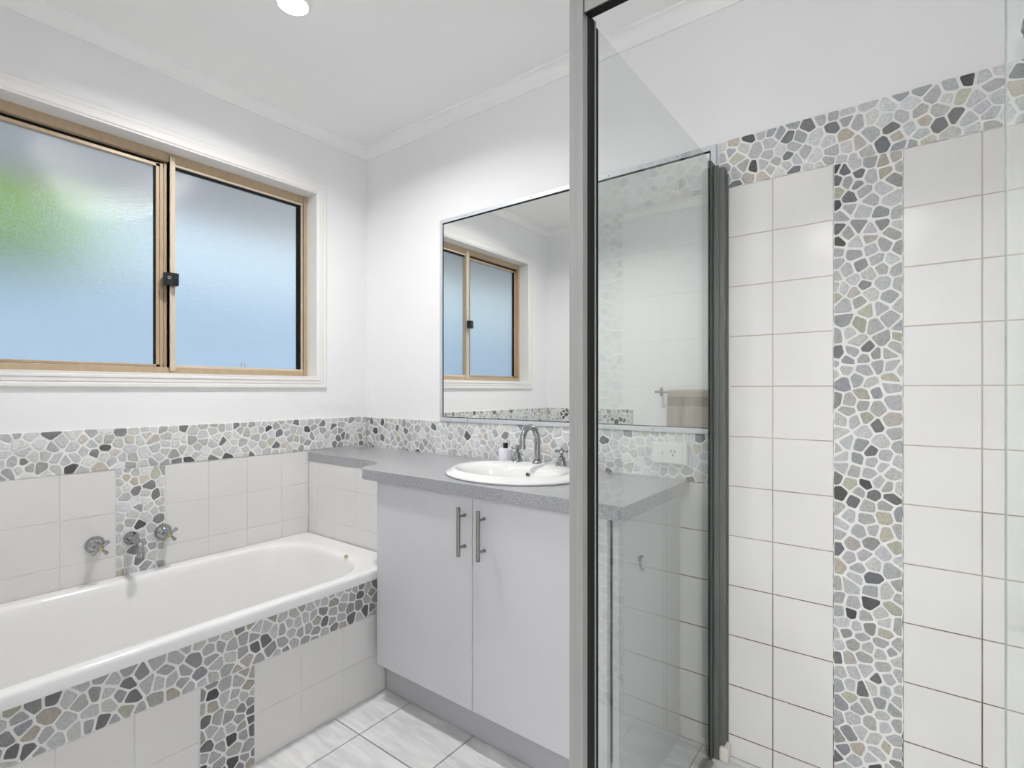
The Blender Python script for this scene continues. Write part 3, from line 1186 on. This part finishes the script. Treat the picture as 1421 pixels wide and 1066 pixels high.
# basin
bs = MB()
CYB = BY - 0.028
rings = [
    ell(BX, BY, BA - 0.004, BBB - 0.004, CT + 0.0006),
    ell(BX, BY, BA, BBB, CT + 0.003),
    ell(BX, BY, BA - 0.002, BBB - 0.002, CT + 0.008),
    ell(BX, BY, BA - 0.010, BBB - 0.010, CT + 0.0105),
    ell(BX, BY, BA - 0.016, BBB - 0.016, CT + 0.012),
    ell(BX, BY, BA - 0.021, BBB - 0.021, CT + 0.018),
    ell(BX, BY, BA - 0.028, BBB - 0.027, CT + 0.0215),
    ell(BX, BY - 0.002, BA - 0.036, BBB - 0.034, CT + 0.021),
    ell(BX, BY - 0.010, BA - 0.046, BBB - 0.048, CT + 0.018),
    ell(BX, BY - 0.022, BA - 0.055, BBB - 0.062, CT + 0.013),
    ell(BX, CYB, BA - 0.064, BBB - 0.073, CT + 0.001),
    ell(BX, CYB, BA - 0.078, BBB - 0.084, CT - 0.04),
    ell(BX, CYB + 0.004, BA - 0.105, BBB - 0.104, CT - 0.085),
    ell(BX, CYB + 0.01, BA - 0.155, BBB - 0.135, CT - 0.115),
    ell(BX, CYB + 0.012, 0.025, 0.025, CT - 0.125),
]
bs.loft(rings, cap0=False, cap1=True)
basin = thing('wash_basin', 'oval white drop-in wash basin set in the grey counter', 'basin', (BX, BY, CT))
bs.build('bowl', M['china'], parent=basin, smooth='all')
ovf = MB().lathe((BX, BY + 0.094, CT - 0.012), (0, -1, 0.15), [(0.0, 0.0065), (0.009, 0.0065), (0.0095, 0.004), (0.004, 0.003)], 20)
ovf.build('overflow', M['steel'], parent=basin, smooth=True)
wst = MB().lathe((BX, CYB + 0.012, CT - 0.1255), (0, 0, 1), [(0, 0.022), (0.003, 0.022), (0.004, 0.018)], 24)
wst.build('waste', M['chrome'], parent=basin, smooth=True)

# spout
DZ = CT + 0.019
sp = thing('basin_spout', 'chrome gooseneck spout between the two basin taps', 'tap', (1.117, -0.098, DZ))
b_ = MB().lathe((1.117, -0.098, DZ - 0.001), (0, 0, 1), [(0, 0.021), (0.003, 0.021), (0.006, 0.017), (0.014, 0.012), (0.020, 0.011)], sides=8)
b_.build('spout_base', M['chrome'], parent=sp, smooth=True)
pts = [(1.117, -0.098, DZ + 0.016), (1.117, -0.098, DZ + 0.075)]
R_ = 0.046
for k in range(0, 15):
    t = pi * k / 14 * 1.02
    pts.append((1.117, -0.098 - R_ + R_ * cos(t), DZ + 0.085 + R_ * 1.05 * sin(t)))
pts.append((1.117, pts[-1][1] - 0.001, DZ + 0.070))
b_ = MB().tube(pts, [0.0108] * len(pts), 20)
b_.tube([(1.117, pts[-1][1], DZ + 0.074), (1.117, pts[-1][1], DZ + 0.060)], 0.0128, 20)
b_.build('spout_pipe', M['chrome'], parent=sp, smooth=True)


def tap_handle(mb_list, c, ax, parent, r_arm, arm=0.0225, rot=0.4, cap='chrome', name='cross_handle'):
    c = Vector(c)
    ax = Vector(ax).normalized()
    a = Vector((0, 0, 1)) if abs(ax.z) < 0.9 else Vector((1, 0, 0))
    u = ax.cross(a).normalized()
    w = ax.cross(u)
    h = MB()
    h.lathe(c - ax * 0.006, ax, [(0, 0.006), (0.002, 0.0085), (0.010, 0.0085), (0.013, 0.006)], 16)
    for k in range(4):
        an = rot + k * pi / 2
        d = u * cos(an) + w * sin(an)
        h.tube([c + d * 0.005, c + d * (arm * 0.6), c + d * arm, c + d * (arm + 0.003)], [r_arm * 0.75, r_arm * 0.85, r_arm * 1.25, r_arm * 0.8], 10)
    ho = h.build(name, M['chrome'], parent=parent, smooth=True)
    k_ = MB().lathe(c + ax * 0.006, ax, [(0, 0.006), (0.003, 0.006), (0.0045, 0.003)], 16)
    k_.build('handle_cap', M[cap], parent=ho, smooth=True)


for (x, lab) in ((1.034, 'chrome cross-handle basin tap left of the spout'), (1.226, 'chrome cross-handle basin tap right of the spout')):
    t_ = thing('basin_tap', lab, 'tap', (x, -0.108, DZ))
    b_ = MB().lathe((x, -0.108, DZ - 0.001), (0, 0, 1), [(0, 0.0215), (0.003, 0.0225), (0.006, 0.020), (0.018, 0.0155), (0.034, 0.0125), (0.036, 0.006), (0.050, 0.006)], sides=8)
    b_.build('tap_body', M['chrome'], parent=t_, smooth=True)
    tap_handle(None, (x, -0.108, DZ + 0.052), (0, 0, 1), t_, 0.0050, 0.020, 0.5)

# jar with a black cap
jar = thing('white_jar', 'squat white jar with a small black cap behind the basin', 'jar', (0.928, -0.046, CT))
MB().lathe((0.928, -0.046, CT), (0, 0, 1), [(0, 0.024), (0.002, 0.0262), (0.052, 0.0262), (0.055, 0.024), (0.057, 0.011)], 32).build('jar_body', M['jar'], parent=jar, smooth=True)
MB().lathe((0.930, -0.046, CT + 0.056), (0, 0, 1), [(0, 0.0095), (0.020, 0.0095), (0.021, 0.0085)], 20).build('jar_cap', M['black'], parent=jar, smooth=True, label='black cap')

# ================================================================ BATH TAPS
ZT = -0.520


def bath_tap(y, lab):
    t_ = thing('bath_tap', lab, 'tap', (0.007, y, ZT))
    MB().lathe((0.0066, y, ZT), (1, 0, 0), [(0, 0.029), (0.003, 0.029), (0.009, 0.026), (0.020, 0.017), (0.023, 0.012)], 28).build('flange', M['chrome'], parent=t_, smooth=True)
    MB().lathe((0.028, y, ZT), (1, 0, 0), [(0, 0.010), (0.020, 0.009), (0.024, 0.007), (0.034, 0.007)], 20).build('tap_body', M['chrome'], parent=t_, smooth=True)
    tap_handle(None, (0.068, y, ZT), (1, 0, 0), t_, 0.0056, 0.027, 0.65, cap='brass')


bath_tap(-1.112, 'chrome cross-handle bath tap with brass cap, left of the spout, on white tile')
bath_tap(-0.910, 'chrome cross-handle bath tap with brass cap, right of the spout, at the mosaic edge')
bsp = thing('bath_spout', 'short curved chrome spout over the bath on the mosaic strip', 'tap', (0.007, -1.010, ZT))
MB().lathe((0.0066, -1.010, ZT), (1, 0, 0), [(0, 0.024), (0.004, 0.024), (0.010, 0.021), (0.022, 0.014)], 28).build('flange', M['chrome'], parent=bsp, smooth=True)
MB().tube([(0.024, -1.010, ZT), (0.060, -1.010, ZT + 0.001), (0.078, -1.010, ZT - 0.001), (0.092, -1.010, ZT - 0.008), (0.101, -1.010, ZT - 0.020), (0.104, -1.010, ZT - 0.036), (0.105, -1.010, ZT - 0.037), (0.1055, -1.010, ZT - 0.048)],
          [0.011, 0.0105, 0.0105, 0.0105, 0.0105, 0.011, 0.0135, 0.0135], 20).build('spout_pipe', M['chrome'], parent=bsp, smooth=True)

# ================================================================ MIRROR
mx0, mx1, mz0, mz1 = 0.551, 1.704, -0.1185, 0.738
mir = thing('wall_mirror', 'large aluminium-framed mirror above the vanity', 'mirror', ((mx0 + mx1) / 2, 0, mz0))
mf = MB()
w_ = 0.0165
yb, yf = -0.001, -0.014
mf.box(mx0 - w_, mx1 + w_, yb, yf, mz1, mz1 + w_)
mf.box(mx0 - w_, mx1 + w_, yb, yf, mz0 - w_, mz0)
mf.box(mx0 - w_, mx0, yb, yf, mz0, mz1)
mf.box(mx1, mx1 + w_, yb, yf, mz0, mz1)
mf.build('mirror_frame', M['mirror_frame'], parent=mir, bevel=0.001)
mg = MB().box(mx0 + 0.0065, mx1 - 0.003, -0.002, -0.0128, mz0 + 0.003, mz1 - 0.007)
mg.build('mirror_glass', M['mirror'], parent=mir)
bk = MB().box(mx0, mx1, -0.001, -0.0122, mz0, mz1)
bk.build('mirror_backing', M['rubber'], parent=mir)
for x in (0.69, 1.03, 1.36, 1.60):
    MB().lathe((x, -0.014, mz1 + 0.008), (0, -1, 0), [(0, 0.003), (0.0012, 0.003), (0.0018, 0.001)], 12).build('screw', M['steel'], parent=mir)
for x in (0.60, 0.70, 1.52):
    MB().lathe((x, -0.014, mz0 - 0.008), (0, -1, 0), [(0, 0.003), (0.0012, 0.003), (0.0018, 0.001)], 12).build('screw', M['steel'], parent=mir)

# ================================================================ POWER POINT
pt = thing('power_outlet', 'white power outlet with switch on the mosaic beside the mirror base', 'power outlet', (1.577, -0.009, -0.235))
px0, px1, pz0, pz1 = 1.519, 1.635, -0.236, -0.168
MB().box(px0, px1, -0.004, -0.022, pz0, pz1).build('wall_plate', M['white_plastic'], parent=pt, bevel=0.003)
MB().box(px0 + 0.016, px1 - 0.016, -0.021, -0.0238, pz0 + 0.004, pz1 - 0.004).build('cover_plate', M['white_plastic'], parent=pt, bevel=0.0008)
sw = MB().box(1.547, 1.558, -0.0235, -0.0300, -0.208, -0.194)
sw.build('rocker_switch', M['white_plastic'], parent=pt, bevel=0.001)
sk = MB()
for (dx, dz, an) in ((-0.0062, 0.005, 0.5), (0.0062, 0.005, -0.5), (0, -0.0065, 0)):
    c = Vector((1.590 + dx, -0.0240, -0.200 + dz))
    u = Vector((sin(an), 0, cos(an)))
    w = Vector((cos(an), 0, -sin(an)))
    q = [c + u * a + w * b for a, b in ((-0.0042, -0.0013), (-0.0042, 0.0013), (0.0042, 0.0013), (0.0042, -0.0013))]
    r = [p + Vector((0, 0.0005, 0)) for p in q]
    sk.add([*q, *r], [(0, 1, 2, 3), (7, 6, 5, 4), (0, 4, 5, 1), (1, 5, 6, 2), (2, 6, 7, 3), (3, 7, 4, 0)])
sk.build('socket_slots', M['black'], parent=pt)

# ================================================================ SHOWER SCREEN
XG = 1.720
GT = 0.685
scr = thing('shower_screen', 'grey aluminium shower screen frame with a clear side panel', 'shower screen', (XG, -0.42, FL))
p_ = MB()
p_.box(1.692, XG, -0.832, -0.814, FL, 0.716)
p_.box(1.692, 1.700, -0.814, -0.770, FL, 0.716)
p_.box(1.692, XG - 0.002, -0.7805, -0.7765, FL, GT + 0.012)
p_.build('corner_post', M['alu'], parent=scr, bevel=0.0008)
MB().box(1.7005, 1.7165, -0.8135, -0.781, FL, GT + 0.012).build('post_seal', M['rubber'], parent=scr, label='black door seal in the post')
j_ = MB()
j_.box(1.713, 1.721, -0.068, -0.0150, FL, GT)
j_.box(1.7225, 1.752, -0.040, -0.006, FL, GT - 0.018)
j_.box(1.7225, 1.738, -0.046, -0.040, FL, GT - 0.012)
j_.box(1.752, 1.756, -0.012, -0.006, FL, GT - 0.03)
j_.build('wall_channel', M['alu_dark'], parent=scr, bevel=0.0008, label='dark grey wall channel')
MB().box(1.7140, 1.7190, -0.776, -0.069, FL + 0.008, GT).build('side_glass', M['clear'], parent=scr, label='clear glass side panel')
gs = MB()
gs.box(1.7120, 1.7190, -0.7765, -0.7705, FL + 0.008, GT)
gs.box(1.7135, 1.7195, -0.0705, -0.068, FL + 0.008, GT - 0.002)
gs.build('glass_seal', M['rubber'], parent=scr)
MB().box(1.700, 1.7300, -0.79, -0.069, FL, FL + 0.008).build('bottom_rail', M['alu'], parent=scr, bevel=0.001)
MB().box(XG + 0.003, XW - 0.006, -0.831, -0.813, GT - 0.003, GT + 0.046).build('head_rail', M['alu'], parent=scr, bevel=0.001)
MB().box(XG + 0.003, XW - 0.006, -0.8285, -0.8115, GT - 0.0055, GT - 0.003).build('head_rail_shade', M['rubber'], parent=scr, label='black strip painting the shade under the head rail')  # black strip puts the shade of the rail's underside into colour
MB().box(XG + 0.002, XW - 0.006, -0.830, -0.776, FL, FL + 0.02).build('sill_rail', M['alu'], parent=scr, bevel=0.001)
sl_ = MB().box(1.738, 1.765, -0.05, -0.006, FL, FL + 0.045)
sl_.build('silicone_bead', M['silicone'], parent=scr, bevel=0.008)
door = MB().box(2.2785, XW - 0.008, -0.823, -0.817, FL + 0.022, GT - 0.006).build('door', M['clear'], parent=scr, label='clear glass shower door')
MB().box(2.277, 2.2785, -0.823, -0.817, FL + 0.022, GT - 0.006).build('door_glass_edge', M['glass_edge'], parent=door, label='grey-green polished glass edge')
kn = MB()
kn.lathe((2.2985, -0.823, 0.408), (0, -1, 0), [(0, 0.007), (0.014, 0.007), (0.016, 0.011), (0.030, 0.011), (0.032, 0.009)], 20)
kn.build('door_knob', M['steel'], parent=door, smooth=True, label='round steel knob')

# ================================================================ TOWEL RAIL AND TOWEL (seen in the mirror)
YR = YF + 0.062
rail = thing('towel_rail', 'square-bracket chrome towel rail reflected in the mirror', 'towel rail', (1.19, YF, -0.02))
MB().tube([(0.878, YR, -0.009), (1.50, YR, -0.009)], 0.0075, 16).build('rail_bar', M['steel'], parent=rail, smooth=True)
for x in (0.897, 1.48):
    MB().box(x - 0.009, x + 0.009, YF, YF + 0.006, -0.036, 0.018).box(x - 0.007, x + 0.007, YF + 0.006, YR + 0.002, -0.014, -0.004).build('bracket', M['steel'], parent=rail, bevel=0.001)
tw = MB()
N = 46
prof = []
for k in range(9):
    t = pi * k / 8
    prof.append((0.0125 * cos(t), 0.0125 * sin(t) - 0.009))
L1 = [(0.0125, -0.009 - 0.42 * (1 - k / 14)) for k in range(14)]
L2 = [(-0.0125, -0.009 - 0.40 * k / 14) for k in range(1, 15)]
path = L1 + prof + L2
vs, fs, mi = [], [], []
for i in range(N):
    x = 0.966 + (1.40 - 0.966) * i / (N - 1)
    for (dy, z) in path:
        dep = max(0.0, -(z + 0.02)) / 0.4
        wv = (sin(x * 52) * 0.9 + sin(x * 117 + 1) * 0.5) * 0.016 * min(1, dep * 3)
        vs.append((x + 0.012 * dep * sin(i * 0.3), YR + dy * (1 + dep * 0.4) + wv, z))
m_ = len(path)
tw2 = MB()
tw2.v = vs
for i in range(N - 1):
    for j in range(m_ - 1):
        tw2.f.append([i * m_ + j, i * m_ + j + 1, (i + 1) * m_ + j + 1, (i + 1) * m_ + j])
        zz = vs[i * m_ + j][2]
        tw2.mi.append(1 if -0.105 < zz < -0.06 and j < 15 else 0)
        tw2.col.append((1, 1, 1))
to = tw2.build('bath_towel', [M['towel'], M['towel_band']], smooth='all', origin=(1.18, YR, -0.009), recalc=False)
tag(to, 'taupe towel folded over the rail, reflected in the mirror', 'towel')
md = to.modifiers.new('thick', 'SOLIDIFY')
md.thickness = 0.006
md.offset = 0

# ================================================================ DOWNLIGHT AND ADDED FILL LAMPS


def downlight(x, y, lab, power, grp=None):
    d = thing('ceiling_downlight', lab, 'ceiling light', (x, y, CE - 0.003), grp)
    MB().lathe((x, y, CE + 0.0), (0, 0, -1), [(0, 0.052), (0.004, 0.051), (0.006, 0.046), (0.003, 0.043)], 40).build('light_trim', M['gloss_trim'], parent=d, smooth=True)
    MB().lathe((x, y, CE - 0.0062), (0, 0, -1), [(0, 0.042), (0.0015, 0.042), (0.002, 0.040)], 40).build('light_lens', M['lamp_glow'], parent=d, label='glowing lens')
    lt = area_light('downlight_beam', (x, y, CE + ZO - 0.012), 0.085, power, LAMP_COLOR)
    lt.data.spread = radians(153)
    lt.parent = d
    lt.location = (0, 0, -0.009)
    return d


downlight(0.655, -0.775, 'round recessed downlight glowing above the bath', LAMP_POWER)
oy = thing('dome_fill_light', 'added out-of-view dome fill light near the doorway', 'ceiling light', (1.75, -1.15, CE - 0.12))  # unseen dome lamp, added to brighten the room and its ceiling
MB().lathe((1.75, -1.15, CE), (0, 0, -1), [(0, 0.13), (0.03, 0.13), (0.035, 0.12)], 40).build('fill_dome_base', M['gloss_trim'], parent=oy, smooth=True)
MB().lathe((1.75, -1.15, CE - 0.035), (0, 0, -1), [(0.0, 0.118), (0.03, 0.116), (0.06, 0.10), (0.085, 0.07), (0.098, 0.035), (0.102, 0.0)], 40).build('fill_dome', M['dome_fill'], parent=oy, smooth=True)
hl = thing('hallway_fill_light', 'added out-of-view square fill light panel outside the doorway', 'ceiling light', (1.9, YF - 0.95, CE - 0.03))  # unseen ceiling panel, added to send fill light in through the doorway
MB().box(1.5, 2.3, YF - 1.35, YF - 0.55, CE - 0.03, CE - 0.001).build('fill_housing', M['gloss_trim'], parent=hl, bevel=0.003)
MB().box(1.53, 2.27, YF - 1.32, YF - 0.58, CE - 0.034, CE - 0.03).build('fill_diffuser', M['lamp_glow'], parent=hl)
hb = area_light('hallway_fill_beam', (0, 0, 0), 0.74, HALL_FILL_POWER, LAMP_COLOR, shape='SQUARE')
hb.parent = hl
hb.location = (0, 0, -0.008)
